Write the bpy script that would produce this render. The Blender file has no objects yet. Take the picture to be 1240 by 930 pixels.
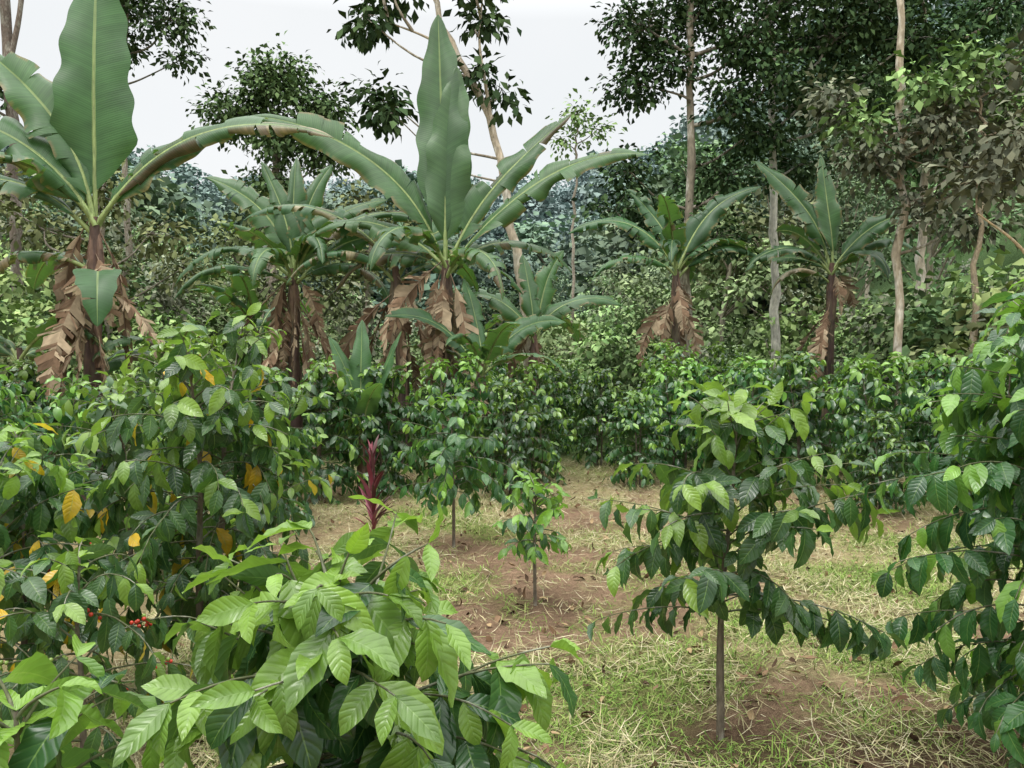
import bpy, math, random
import numpy as np
from mathutils import Vector

scene = bpy.context.scene
UP = np.array([0., 0., 1.])

# ------------------------------------------------------------------ helpers
def nrm(a):
    a = np.asarray(a, float)
    return a / np.maximum(np.linalg.norm(a, axis=-1, keepdims=True), 1e-9)

def vnoise(x, y, seed=0):
    x = np.asarray(x, float); y = np.asarray(y, float)
    xi = np.floor(x); yi = np.floor(y); fx = x - xi; fy = y - yi
    fx = fx*fx*(3-2*fx); fy = fy*fy*(3-2*fy)
    def h(a, b):
        v = np.sin(a*127.1 + b*311.7 + seed*74.7)*43758.5453
        return v - np.floor(v)
    return (h(xi, yi)*(1-fx)+h(xi+1, yi)*fx)*(1-fy) + (h(xi, yi+1)*(1-fx)+h(xi+1, yi+1)*fx)*fy

def fbm(x, y, seed=0, o=4):
    s = 0; a = .5; t = 0
    for i in range(o):
        s = s + a*vnoise(x*2**i, y*2**i, seed+i*3); t += a; a *= .5
    return s/t

def sstep(a, b, x):
    t = np.clip((np.asarray(x, float)-a)/(b-a), 0, 1)
    return t*t*(3-2*t)

class MB:
    def __init__(s):
        s.V=[]; s.F=[]; s.C=[]; s.U=[]; s.M=[]; s.n=0
    def add(s, v, f, c, uv, mi=0):
        v = np.asarray(v, float).reshape(-1, 3)
        s.V.append(v); s.F.append(np.asarray(f, int).reshape(-1, 4)+s.n)
        c = np.broadcast_to(np.asarray(c, float), (len(v), 3))
        s.C.append(c); s.U.append(np.asarray(uv, float).reshape(-1, 2))
        s.M.append(np.full(len(s.F[-1]), mi)); s.n += len(v)
    def mesh(s, name, mats):
        V=np.concatenate(s.V); F=np.concatenate(s.F); C=np.concatenate(s.C); U=np.concatenate(s.U); M=np.concatenate(s.M)
        me = bpy.data.meshes.new(name)
        me.vertices.add(len(V)); me.loops.add(F.size); me.polygons.add(len(F))
        me.vertices.foreach_set("co", V.astype(np.float32).ravel())
        me.loops.foreach_set("vertex_index", F.astype(np.int32).ravel())
        me.polygons.foreach_set("loop_start", np.arange(0, F.size, 4, dtype=np.int32))
        me.polygons.foreach_set("material_index", M.astype(np.int32))
        me.polygons.foreach_set("use_smooth", np.ones(len(F), dtype=bool))
        ca = me.color_attributes.new("Col", 'FLOAT_COLOR', 'POINT')
        ca.data.foreach_set("color", np.concatenate([C, np.ones((len(C), 1))], 1).astype(np.float32).ravel())
        uvl = me.uv_layers.new(name="UVMap")
        uvl.data.foreach_set("uv", U[F.ravel()].astype(np.float32).ravel())
        me.update(calc_edges=True)
        for m in mats: me.materials.append(m)
        return me

def obj(name, me, loc=(0,0,0), rz=0, sc=1, parent=None, tilt=(0,0)):
    o = bpy.data.objects.new(name, me)
    o.location = loc; o.rotation_euler = (tilt[0], tilt[1], rz)
    o.scale = (sc,)*3 if np.isscalar(sc) else sc
    scene.collection.objects.link(o)
    if parent: o.parent = parent
    return o

def tube(mb, pts, rad, k=6, col=(.2,.15,.1), mi=1, jit=0, rs=None):
    pts = np.asarray(pts, float); n = len(pts)
    rad = np.broadcast_to(np.asarray(rad, float), (n,))
    T = np.gradient(pts, axis=0); T = nrm(T)
    a = np.array([1.,0,0]) if abs(T[0][0]) < .9 else np.array([0,1.,0])
    V = []; ang = np.arange(k)*2*math.pi/k
    for i in range(n):
        a = nrm(a - T[i]*np.dot(a, T[i])); b = np.cross(T[i], a)
        r = rad[i]*(1+(jit*(rs.rand(k)-.5) if jit else 0))
        V.append(pts[i] + (np.cos(ang)*r)[:,None]*a + (np.sin(ang)*r)[:,None]*b)
    V = np.array(V)
    i, j = np.meshgrid(np.arange(n-1), np.arange(k), indexing='ij')
    F = np.stack([i*k+j, i*k+(j+1)%k, (i+1)*k+(j+1)%k, (i+1)*k+j], -1)
    uv = np.stack(np.broadcast_arrays(ang[None]/6.283, np.arange(n)[:,None]/n), -1)
    c = np.asarray(col, float)
    if c.ndim == 2: c = np.repeat(c, k, 0)
    mb.add(V, F, c, uv, mi)

def smooth_path(pts, n):
    pts = np.asarray(pts, float); m = len(pts)
    P = np.vstack([2*pts[0]-pts[1], pts, 2*pts[-1]-pts[-2]])
    out = []
    for t in np.linspace(0, m-1-1e-6, n):
        i = int(t); f = t-i; p0,p1,p2,p3 = P[i:i+4]
        out.append(.5*(2*p1+(p2-p0)*f+(2*p0-5*p1+4*p2-p3)*f*f+(3*p1-p0-3*p2+p3)*f**3))
    return np.array(out)

def prof_ell(s): return np.sin(math.pi*np.clip(s,0,1)**.95)**.75*(1-.4*s**4)
def prof_blade(s): return (1-s)**.6*np.minimum(1, .4+s*3)
def prof_lance(s): return np.sin(math.pi*np.clip(s,0,1)**.8)**.7

def leaves(mb, P, D, N, L, W, bend, fold, col, nu=6, across=(-1,0,1), wave=0., mi=0, prof=prof_ell, nv=4, seed=1):
    P=np.atleast_2d(P); n=len(P)
    if n == 0: return
    D=nrm(D); N=nrm(N - D*np.sum(N*D, -1, keepdims=True)); B=np.cross(D,N)
    L=np.broadcast_to(L,(n,)); W=np.broadcast_to(W,(n,)); fold=np.broadcast_to(fold,(n,))
    k=np.broadcast_to(bend,(n,)).astype(float); k=np.where(np.abs(k)<.02,.02,k)[:,None]
    s=np.linspace(0,1,nu+1)[None]; t=np.array(across,float)
    a=np.sin(k*s)/k; z=-(1-np.cos(k*s))/k
    mid=P[:,None]+L[:,None,None]*(a[...,None]*D[:,None]+z[...,None]*N[:,None])
    Ns=np.cos(k*s)[...,None]*N[:,None]+np.sin(k*s)[...,None]*D[:,None]
    w=W[:,None]*prof(s)
    rs=np.random.RandomState(seed); ph=rs.rand(n)*6.28
    lift=np.abs(t)[None,None]*w[...,None]*np.sin(fold)[:,None,None]
    if wave:
        lift=lift+wave*W[:,None,None]*(np.abs(t)**1.5)[None,None]*np.sin(2*math.pi*nv*s+ph[:,None])[...,None]*np.sin(math.pi*s)[...,None]
        tt=np.sin(2*math.pi*nv*.6*s+ph[:,None]*2)*wave*.5
        lift=lift+t[None,None]*W[:,None,None]*tt[...,None]
    V=mid[:,:,None]+(t[None,None]*w[...,None]*np.cos(fold)[:,None,None])[...,None]*B[:,None,None]+lift[...,None]*Ns[:,:,None]
    m=len(t)
    i,j=np.meshgrid(np.arange(nu),np.arange(m-1),indexing='ij')
    F=np.stack([i*m+j,i*m+j+1,(i+1)*m+j+1,(i+1)*m+j],-1).reshape(1,-1,4)+(np.arange(n)*(nu+1)*m)[:,None,None]
    uv=np.broadcast_to(np.stack(np.broadcast_arrays((t[None]+1)/2, s.T),-1)[None],(n,nu+1,m,2))
    c=np.asarray(col,float)
    if c.ndim==2: c=np.repeat(c,(nu+1)*m,0)
    mb.add(V,F,c,uv,mi)

# ------------------------------------------------------------------ materials
def newmat(name):
    m=bpy.data.materials.new(name); m.use_nodes=True
    nt=m.node_tree; nt.nodes.clear()
    return m, nt, lambda t,**k: _n(nt,t,**k)
def _n(nt,t,**k):
    n=nt.nodes.new(t)
    for a,b in k.items(): setattr(n,a,b)
    return n
def math_(nt,op,a,b=None,c=None):
    n=nt.nodes.new('ShaderNodeMath'); n.operation=op
    for i,v in enumerate((a,b,c)):
        if v is None: continue
        if isinstance(v,(int,float)): n.inputs[i].default_value=v
        else: nt.links.new(v,n.inputs[i])
    return n.outputs[0]
def mixc(nt,f,a,b,bt='MIX'):
    n=nt.nodes.new('ShaderNodeMix'); n.data_type='RGBA'; n.blend_type=bt
    for idx,v in ((0,f),(6,a),(7,b)):
        if isinstance(v,(int,float)): n.inputs[idx].default_value=v
        elif isinstance(v,tuple): n.inputs[idx].default_value=(*v,1)
        else: nt.links.new(v,n.inputs[idx])
    return n.outputs[2]

def leaf_mat(name, vein='coffee', rough=.38, trans=.25, spec=.5, objvar=.25):
    m,nt,N=newmat(name); Lk=nt.links.new
    col=N('ShaderNodeAttribute',attribute_name='Col').outputs['Color']
    oi=N('ShaderNodeObjectInfo')
    hsv=N('ShaderNodeHueSaturation')
    Lk(math_(nt,'MULTIPLY_ADD',oi.outputs['Random'],.03,.485),hsv.inputs['Hue'])
    Lk(math_(nt,'MULTIPLY_ADD',oi.outputs['Random'],objvar*2,1-objvar),hsv.inputs['Value'])
    Lk(col,hsv.inputs['Color']); c=hsv.outputs[0]
    geo=N('ShaderNodeNewGeometry')
    bump=None
    if vein!='none':
        uv=N('ShaderNodeUVMap'); sp=N('ShaderNodeSeparateXYZ'); Lk(uv.outputs[0],sp.inputs[0])
        a=math_(nt,'ABSOLUTE',math_(nt,'MULTIPLY_ADD',sp.outputs[0],2.,-1.))
        if vein=='coffee':
            ph=math_(nt,'MULTIPLY_ADD',sp.outputs[1],8*6.283,math_(nt,'MULTIPLY',a,-9.))
            w=math_(nt,'MULTIPLY_ADD',math_(nt,'COSINE',ph),.5,.5)
            line=math_(nt,'POWER',w,18.)
            mid=math_(nt,'LESS_THAN',a,.045)
            f=math_(nt,'MAXIMUM',math_(nt,'MULTIPLY',line,.10),math_(nt,'MULTIPLY',mid,.5))
            c=mixc(nt,f,c,(.20,.32,.09))
            hgt=math_(nt,'MULTIPLY',math_(nt,'POWER',w,3.),-1.)
            bs,bd=.3,.004
        else:
            ph=math_(nt,'MULTIPLY_ADD',sp.outputs[1],760.,math_(nt,'MULTIPLY',a,-14.))
            hgt=math_(nt,'MULTIPLY_ADD',math_(nt,'COSINE',ph),.5,.5)
            mid=math_(nt,'LESS_THAN',a,.05)
            nb=N('ShaderNodeTexNoise'); nb.noise_dimensions='1D'; nb.inputs['Scale'].default_value=1.; nb.inputs['Detail'].default_value=4
            Lk(math_(nt,'MULTIPLY_ADD',sp.outputs[1],60.,math_(nt,'MULTIPLY',a,-1.2)),nb.inputs['W'])
            c=mixc(nt,math_(nt,'MULTIPLY',nb.outputs[0],.7),c,(.016,.055,.018))
            c=mixc(nt,math_(nt,'MAXIMUM',math_(nt,'MULTIPLY',hgt,.06),math_(nt,'MULTIPLY',mid,.6)),c,(.28,.36,.14))
            bs,bd=.25,.003
        b=N('ShaderNodeBump'); b.inputs['Strength'].default_value=bs; b.inputs['Distance'].default_value=bd
        Lk(hgt,b.inputs['Height']); bump=b.outputs[0]
        nz=N('ShaderNodeTexNoise'); nz.inputs['Scale'].default_value=30 if vein=='coffee' else 5
        nz.inputs['Detail'].default_value=1
        Lk(geo.outputs['Position'],nz.inputs['Vector'])
        nf=math_(nt,'MULTIPLY_ADD',nz.outputs[0],.7,.65)
        comb=N('ShaderNodeCombineColor')
        for i in range(3): Lk(nf,comb.inputs[i])
        c=mixc(nt,1.,c,comb.outputs[0],'MULTIPLY')
    c=mixc(nt,math_(nt,'MULTIPLY',geo.outputs['Backfacing'],.3),c,(.13,.20,.09))
    p=N('ShaderNodeBsdfPrincipled'); Lk(c,p.inputs['Base Color'])
    p.inputs['Roughness'].default_value=rough; p.inputs['Specular IOR Level'].default_value=spec
    if bump: Lk(bump,p.inputs['Normal'])
    o=N('ShaderNodeOutputMaterial')
    if trans:
        tr=N('ShaderNodeBsdfTranslucent'); Lk(mixc(nt,1.,c,(1.7,1.8,.7),'MULTIPLY'),tr.inputs['Color'])
        mx=N('ShaderNodeMixShader'); mx.inputs[0].default_value=trans
        Lk(p.outputs[0],mx.inputs[1]); Lk(tr.outputs[0],mx.inputs[2]); Lk(mx.outputs[0],o.inputs[0])
    else: Lk(p.outputs[0],o.inputs[0])
    return m

def forest_mat(name, mist_tint=True):
    # plain diffuse foliage; mist paints haze into the leaf colour, paler up the valley (world Y)
    m,nt,N=newmat(name); Lk=nt.links.new
    col=N('ShaderNodeAttribute',attribute_name='Col').outputs['Color']
    oi=N('ShaderNodeObjectInfo'); hsv=N('ShaderNodeHueSaturation')
    Lk(math_(nt,'MULTIPLY_ADD',oi.outputs['Random'],.05,.47),hsv.inputs['Hue'])
    hsv.inputs['Saturation'].default_value=.90
    Lk(math_(nt,'MULTIPLY_ADD',oi.outputs['Random'],1.0 if mist_tint else .3,.9),hsv.inputs['Value']); Lk(col,hsv.inputs['Color'])
    c=hsv.outputs[0]
    p=N('ShaderNodeBsdfDiffuse')
    if mist_tint:
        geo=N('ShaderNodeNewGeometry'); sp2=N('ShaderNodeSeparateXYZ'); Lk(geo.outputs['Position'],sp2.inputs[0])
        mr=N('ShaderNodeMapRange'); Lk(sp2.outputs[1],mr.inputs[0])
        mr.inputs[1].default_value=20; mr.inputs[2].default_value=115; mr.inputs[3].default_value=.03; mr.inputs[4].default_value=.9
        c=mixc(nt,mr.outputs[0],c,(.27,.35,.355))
    Lk(c,p.inputs['Color'])
    o=N('ShaderNodeOutputMaterial'); Lk(p.outputs[0],o.inputs[0])
    return m

def bark_mat(name, scale=12, blotch=(.35,.35,.3), amt=.4, rough=.85):
    m,nt,N=newmat(name); Lk=nt.links.new
    col=N('ShaderNodeAttribute',attribute_name='Col').outputs['Color']
    tc=N('ShaderNodeTexCoord'); mp=N('ShaderNodeMapping'); Lk(tc.outputs['Object'],mp.inputs[0])
    mp.inputs['Scale'].default_value=(1,1,.35)
    nz=N('ShaderNodeTexNoise'); nz.inputs['Scale'].default_value=scale; nz.inputs['Detail'].default_value=6
    Lk(mp.outputs[0],nz.inputs[0])
    cr=N('ShaderNodeValToRGB'); cr.color_ramp.elements[0].position=.5; cr.color_ramp.elements[1].position=.62
    Lk(nz.outputs[0],cr.inputs[0])
    c=mixc(nt,math_(nt,'MULTIPLY',cr.outputs[0],amt),col,blotch)
    n2=N('ShaderNodeTexNoise'); n2.inputs['Scale'].default_value=scale*4; Lk(mp.outputs[0],n2.inputs[0])
    v=math_(nt,'MULTIPLY_ADD',n2.outputs[0],1.4,.3)
    comb=N('ShaderNodeCombineColor')
    for i in range(3): Lk(v,comb.inputs[i])
    c=mixc(nt,1.,c,comb.outputs[0],'MULTIPLY')
    p=N('ShaderNodeBsdfPrincipled'); Lk(c,p.inputs['Base Color']); p.inputs['Roughness'].default_value=rough
    b=N('ShaderNodeBump'); b.inputs['Strength'].default_value=.6; b.inputs['Distance'].default_value=.02
    Lk(n2.outputs[0],b.inputs['Height']); Lk(b.outputs[0],p.inputs['Normal'])
    o=N('ShaderNodeOutputMaterial'); Lk(p.outputs[0],o.inputs[0])
    return m

def simple_mat(name, rough=.8, spec=.3):
    m,nt,N=newmat(name); Lk=nt.links.new
    col=N('ShaderNodeAttribute',attribute_name='Col').outputs['Color']
    if spec:
        p=N('ShaderNodeBsdfPrincipled'); Lk(col,p.inputs['Base Color']); p.inputs['Roughness'].default_value=rough
        p.inputs['Specular IOR Level'].default_value=spec
    else:
        p=N('ShaderNodeBsdfDiffuse'); Lk(col,p.inputs['Color'])
    o=N('ShaderNodeOutputMaterial'); Lk(p.outputs[0],o.inputs[0])
    return m

M_COF=leaf_mat('coffee_leaf','coffee',.27,.30,.6,objvar=.12)
M_COFR=leaf_mat('coffee_leaf_row','none',.27,.2,.65,objvar=.18)
M_BAN=leaf_mat('banana_leaf','banana',.40,.25,.45,objvar=.08)
M_DRY=simple_mat('dry_banana_leaf',.9,0)
M_TREE=forest_mat('tree_leaf',False)
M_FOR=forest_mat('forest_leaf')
M_BARK=bark_mat('bark')
M_PALE=bark_mat('pale_bark',6,(.60,.57,.50),.7)
M_STEM=bark_mat('banana_stem',7,(.12,.13,.055),.3,.6)
M_BERRY=simple_mat('coffee_cherry',.25,.5)
M_CORD=simple_mat('cordyline_leaf',.45,.35)
M_STRAW=simple_mat('straw',.75,0)
M_GRASS=simple_mat('grass_blade',.5,0)

# ------------------------------------------------------------------ terrain
def H(x,y):
    x=np.asarray(x,float); y=np.asarray(y,float)
    h=.05*(fbm(x*.9,y*.9,3)-.5)+.03*(fbm(x*4,y*4,5)-.5)
    h=h+.06*np.maximum(y-15,0)*sstep(13,22,y)*(1-.75*sstep(120,260,y))
    h=h+17*sstep(60,150,y)
    h=h+16*sstep(5,28,x-.08*y)*sstep(18,50,y)
    h=h+1.7*sstep(5.0,11,-x)*sstep(9,15,y)
    h=h+.6*(fbm(x*.12,y*.12,9)-.5)*sstep(14,25,y)
    return h

def soil_mask(x,y):
    m=np.zeros_like(np.asarray(x,float))
    for cx,cy,r in ((.9,3.25,.6),(.15,5.0,.55),(1.5,3.0,.55),(.45,4.6,.45),(.95,5.2,.7),(1.2,6.2,.55),(.5,6.3,.55),(-.4,6.6,.55),(1.9,3.5,.5),(.75,2.6,.55),(-.2,2.6,.5),(.2,5.8,.5),(1.7,7.4,.6),(.7,7.8,.6),(2.9,4.6,.5),(3.4,7.6,.6)):
        m=np.maximum(m,1-sstep(.4,1.2,np.hypot(x-cx,(y-cy)*.8)/r+.6*(fbm(x*3,y*3,21)-.5)))
    return np.clip(m+.9*(sstep(.55,.66,fbm(x*1.1+3,y*.9,31))),0,1)*.9
def green_mask(x,y):
    m=np.zeros_like(np.asarray(x,float))
    for cx,cy,r in ((.55,3.85,.55),(.95,4.1,.5),(2.1,4.4,.65),(2.6,5.5,.7),(.35,3.4,.4),(1.7,6.8,.7),(-.7,7.8,.7),(1.5,4.7,.5),(-.1,7.4,.5),(3.5,6.5,.8),(2.4,8.2,.8),(.1,3.9,.35),(-.5,5.6,.5),(2.3,3.7,.45)):
        m=np.maximum(m,1-sstep(.3,1.1,np.hypot(x-cx,y-cy)/r+.8*(fbm(x*4,y*4,41)-.5)))
    return np.clip(m+.4*sstep(.51,.64,fbm(x*2,y*2,47)),0,1)

def ground():
    n=520
    t=np.linspace(-1,1,n); xs=1.0+np.sinh(t*6.2)*1.05
    ys=4.5+np.sinh(t*6.2)*1.3
    X,Y=np.meshgrid(xs,ys,indexing='xy')
    Z=H(X,Y)
    soil=soil_mask(X,Y)[...,None]; gr=green_mask(X,Y)[...,None]
    straw=np.array([.31,.25,.14]); so=np.array([.215,.140,.095]); g=np.array([.14,.19,.05])
    v=(.7+.6*fbm(X*6,Y*6,51))[...,None]
    C=straw*(1-soil)+so*soil; C=C*(1-gr*.6)+g*gr*.6; C=C*v
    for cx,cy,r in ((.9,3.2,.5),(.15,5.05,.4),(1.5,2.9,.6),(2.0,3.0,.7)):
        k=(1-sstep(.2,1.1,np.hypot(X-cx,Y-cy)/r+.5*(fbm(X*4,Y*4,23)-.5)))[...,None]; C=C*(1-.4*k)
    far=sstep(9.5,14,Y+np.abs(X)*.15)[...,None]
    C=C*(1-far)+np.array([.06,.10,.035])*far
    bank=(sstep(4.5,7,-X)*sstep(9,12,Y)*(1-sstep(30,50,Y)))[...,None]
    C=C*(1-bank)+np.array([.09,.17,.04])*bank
    mist_tint=sstep(20,115,Y)[...,None]*.9; C=C*(1-mist_tint)+np.array([.15,.20,.20])*mist_tint  # far haze painted into the ground's vertex colour, to match the trees
    i,j=np.meshgrid(np.arange(n-1),np.arange(n-1),indexing='ij')
    F=np.stack([i*n+j,i*n+j+1,(i+1)*n+j+1,(i+1)*n+j],-1)
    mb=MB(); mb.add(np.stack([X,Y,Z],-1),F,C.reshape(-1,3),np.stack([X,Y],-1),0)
    m,nt,N=newmat('ground_soil'); Lk=nt.links.new
    col=N('ShaderNodeAttribute',attribute_name='Col').outputs['Color']
    geo=N('ShaderNodeNewGeometry')
    n1=N('ShaderNodeTexNoise'); n1.inputs['Scale'].default_value=22; n1.inputs['Detail'].default_value=8; n1.inputs['Roughness'].default_value=.7
    Lk(geo.outputs[0],n1.inputs[0])
    n2=N('ShaderNodeTexNoise'); n2.inputs['Scale'].default_value=110; n2.inputs['Detail'].default_value=4; Lk(geo.outputs[0],n2.inputs[0])
    f=math_(nt,'MULTIPLY_ADD',n1.outputs[0],1.5,math_(nt,'MULTIPLY_ADD',n2.outputs[0],.9,-.2))
    comb=N('ShaderNodeCombineColor')
    for k in range(3): Lk(f,comb.inputs[k])
    c=mixc(nt,1.,col,comb.outputs[0],'MULTIPLY')
    p=N('ShaderNodeBsdfDiffuse'); Lk(c,p.inputs['Color'])
    b=N('ShaderNodeBump'); b.inputs['Strength'].default_value=.9; b.inputs['Distance'].default_value=.03
    Lk(f,b.inputs['Height']); Lk(b.outputs[0],p.inputs['Normal'])
    o=N('ShaderNodeOutputMaterial'); Lk(p.outputs[0],o.inputs[0])
    obj('ground',mb.mesh('ground',[m]))
ground()

def scatter(n,y0,y1,xl,xr,rs,power=1.):
    y=y0+(y1-y0)*rs.rand(n)**power
    x=xl(y)+(xr(y)-xl(y))*rs.rand(n)
    return x,y

def litter():
    rs=np.random.RandomState(3)
    x,y=scatter(170000,2.2,12,lambda y:-.3*y-.8,lambda y:.75*y+.6,rs,1.25)
    s=soil_mask(x,y); cl=fbm(x*2.2,y*2.2,61)
    keep=rs.rand(len(x))<np.clip((1-s*.9)*(.3+1.5*sstep(.4,.62,cl)),0.04,1)
    x=x[keep]; y=y[keep]; n=len(x); cl=cl[keep]
    az=rs.rand(n)*6.28; el=rs.randn(n)*.16+.06
    D=np.stack([np.cos(az)*np.cos(el),np.sin(az)*np.cos(el),np.sin(el)],-1)
    P=np.stack([x,y,H(x,y)+.004+rs.rand(n)*.04*sstep(.4,.65,cl)],-1)
    base=np.array([[.46,.40,.23],[.38,.34,.19],[.30,.28,.14],[.28,.33,.13],[.55,.50,.33]])[rs.randint(0,5,n)]
    c=base*(.6+.6*rs.rand(n,1))
    Nn=np.tile(UP,(n,1))+rs.randn(n,3)*.25
    mb=MB(); leaves(mb,P,D,Nn,.05+.12*rs.rand(n),.0014+.0020*rs.rand(n),rs.randn(n)*.7,0,c,nu=3,across=(-1,1),prof=prof_blade)
    obj('cut_grass_straw',mb.mesh('cut_grass_straw',[M_STRAW]))
    x,y=scatter(270000,2.4,11.5,lambda y:-.3*y-.5,lambda y:.75*y+.5,rs,1.2)
    g=green_mask(x,y)*(1-.5*soil_mask(x,y))+.09*sstep(.5,.7,fbm(x*3,y*3,71)); keep=rs.rand(len(x))<g*.85
    x=x[keep]; y=y[keep]; n=len(x)
    az=rs.rand(n)*6.28; el=.4+rs.rand(n)*.8
    D=np.stack([np.cos(az)*np.cos(el),np.sin(az)*np.cos(el),np.sin(el)],-1)
    P=np.stack([x,y,H(x,y)],-1)
    c=np.array([[.15,.25,.05],[.20,.30,.07],[.28,.32,.11],[.11,.20,.04]])[rs.randint(0,4,n)]*(.7+.5*rs.rand(n,1))
    mb=MB(); leaves(mb,P,D,np.tile(UP,(n,1)),.03+.07*rs.rand(n),.0018+.002*rs.rand(n),.4+rs.rand(n)*1.4,0,c,nu=3,across=(-1,1),prof=prof_blade)
    obj('grass',mb.mesh('grass',[M_GRASS]))
    n=1300
    x,y=scatter(n,2.6,11,lambda y:-.3*y-.5,lambda y:.75*y+.3,rs)
    az=rs.rand(n)*6.28
    D=np.stack([np.cos(az),np.sin(az),rs.randn(n)*.2],-1)
    P=np.stack([x,y,H(x,y)+.02],-1)
    c=np.array([[.10,.06,.035],[.20,.13,.08],[.32,.23,.13],[.07,.045,.03]])[rs.randint(0,4,n)]
    mb=MB(); leaves(mb,P,D,np.tile(UP,(n,1))+rs.randn(n,3)*.3,.04+.06*rs.rand(n),.010+.012*rs.rand(n),rs.randn(n)*1.2,.4,c,nu=4,wave=.25)
    obj('fallen_leaves',mb.mesh('fallen_leaves',[M_STRAW]))
litter()

# ------------------------------------------------------------------ coffee
DARK=np.array([.026,.076,.028]); MID=np.array([.053,.14,.036]); BRI=np.array([.20,.36,.055]); YEL=np.array([.70,.50,.03])
def coffee_mesh(h,rad,clear,seed,leafL=.135,spacing=.055,nu=7,across=(-1,-.5,0,.5,1),bright=.25,yellow=0.,berries=0,lean=(0,0),stems=1,droop=1.,twig=.052,mat=None,lowfull=.75,bare=.35,bmax=9.):
    rs=np.random.RandomState(seed); mb=MB()
    LP=[];LD=[];LN=[];LL=[];LB=[];LC=[];BR=[]
    for st in range(stems):
        off=np.array([0,0,0.]) if stems==1 else np.array([rs.randn()*.05,rs.randn()*.05,0])
        ln=np.array(lean)+ (rs.randn(2)*.12*h if stems>1 else 0)
        hh=h*(1-.15*rs.rand()) if st else h
        tp=smooth_path([off-[0,0,.05],off+[ln[0]*.3+rs.randn()*.02,ln[1]*.3+rs.randn()*.02,hh*.4],off+[ln[0]*.6+rs.randn()*.025,ln[1]*.6,hh*.7],off+[ln[0],ln[1],hh]],14)
        tube(mb,tp,np.linspace(.008+.007*h,.004,14),7,np.array([.13,.105,.075]),1,.25,rs)
        z=clear; k=0; az0=rs.rand()*3
        while z<hh:
            f=(z-clear)/(hh-clear)
            for side in (0,1):
                if rs.rand()<.08: continue
                az=az0+k*1.65+side*math.pi+rs.randn()*.35
                prof=(1-f**2.4)*(lowfull+(1-lowfull)*min(1,f*4))
                bl=rad*prof*(.6+.55*rs.rand())+.07+.05*rs.rand()
                el=math.radians(15+50*f**1.5+rs.randn()*12)
                i=min(12,int(z/hh*13)); p=tp[i]+(tp[i+1]-tp[i])*(z/hh*13-i)
                m=10; sag=(.85-.4*f)*droop*(.5+rs.rand())
                pts=[p.copy()]; e=el; a=az
                for q in range(m):
                    d=np.array([math.cos(a)*math.cos(e),math.sin(a)*math.cos(e),math.sin(e)])
                    pts.append(pts[-1]+d*bl/m); e-=sag/m*(1+.6*rs.rand()); a+=rs.randn()*.08
                pts=np.array(pts)
                tube(mb,pts,np.linspace(.0045,.0018,m+1),4,np.array([.09,.10,.045]),1)
                nn=max(2,int(bl/(twig+.01*rs.rand())))
                for q in range(nn):
                    u=.12+.88*(q+1)/nn
                    if u<bare and rs.rand()<.5: continue
                    ii=min(m-1,int(u*m-1e-6)); pp=pts[ii]+(pts[ii+1]-pts[ii])*(u*m-ii)
                    bd=nrm(pts[ii+1]-pts[ii]); sd=nrm(np.cross(bd,UP)); un=np.cross(sd,bd)
                    rr=rs.randn()*.45; sd=sd*math.cos(rr)+un*math.sin(rr)
                    if berries and rs.rand()<berries and .2<u<.85 and pp[2]<bmax: BR.append((pp,bd))
                    for sg in (-1,1):
                        if rs.rand()<.12: continue
                        ang=math.radians(55 - 22*(q==nn-1)+rs.randn()*18)
                        D=bd*math.cos(ang)+sd*sg*math.sin(ang)
                        tip = q>=nn-1
                        D[2]+= (.0 if tip else -.35)-droop*abs(rs.randn())*.85*(.5 if tip else 1)
                        LP.append(pp);LD.append(D+rs.randn(3)*.14)
                        out=np.array([math.cos(az),math.sin(az),0])
                        LN.append(UP+out*.5+rs.randn(3)*.38)
                        LL.append(leafL*(.6+.6*rs.rand())*(.75 if tip else 1)); LB.append(.25+1.1*rs.rand())
                        c=DARK+(MID-DARK)*rs.rand()
                        pb=bright*(.3+.7*f)*(2.3 if q>=nn-2 else .4)
                        if rs.rand()<pb: c=c+(BRI-c)*(.4+.6*rs.rand())
                        if yellow and rs.rand()<yellow*(1.6-f): c=YEL*(.6+.5*rs.rand())
                        LC.append(c)
            z+=spacing*(.8+.4*rs.rand()); k+=1
        for q in range(6):
            a=q*math.pi/2+(q//2)*.8; D=np.array([math.cos(a),math.sin(a),.9-.3*(q//2)])
            LP.append(tp[-1]-[0,0,.03*(q//2)]);LD.append(D);LN.append(UP+rs.randn(3)*.1);LL.append(leafL*(.45+.2*(q//2)));LB.append(.9);LC.append(BRI*(.85+.2*rs.rand()))
    n=len(LP)
    LL=np.array(LL)
    leaves(mb,np.array(LP),np.array(LD),np.array(LN),LL,LL*(.21+.05*rs.rand(n)),np.array(LB),.05+.4*rs.rand(n),np.array(LC),nu=nu,across=across,wave=.14,nv=3,seed=seed)
    for pp,bd in BR:
        redb=rs.rand()<.45
        for q in range(rs.randint(3,7)):
            c=pp+rs.randn(3)*.012; r=.0078+.001*rs.rand(); th=np.linspace(0.05,math.pi-.05,6)
            red=rs.rand()<(.85 if redb else .1)
            col=np.array([.55,.05,.025]) if red else np.array([.20,.30,.06])
            tube(mb,c+np.outer(-np.cos(th)*r,UP)+np.outer(np.arange(6)*1e-6,[1,0,0]),np.sin(th)*r,7,col*(.7+.4*rs.rand()),2)
    return mb.mesh('coffee_plant',[mat or M_COF,M_BARK,M_BERRY])

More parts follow.
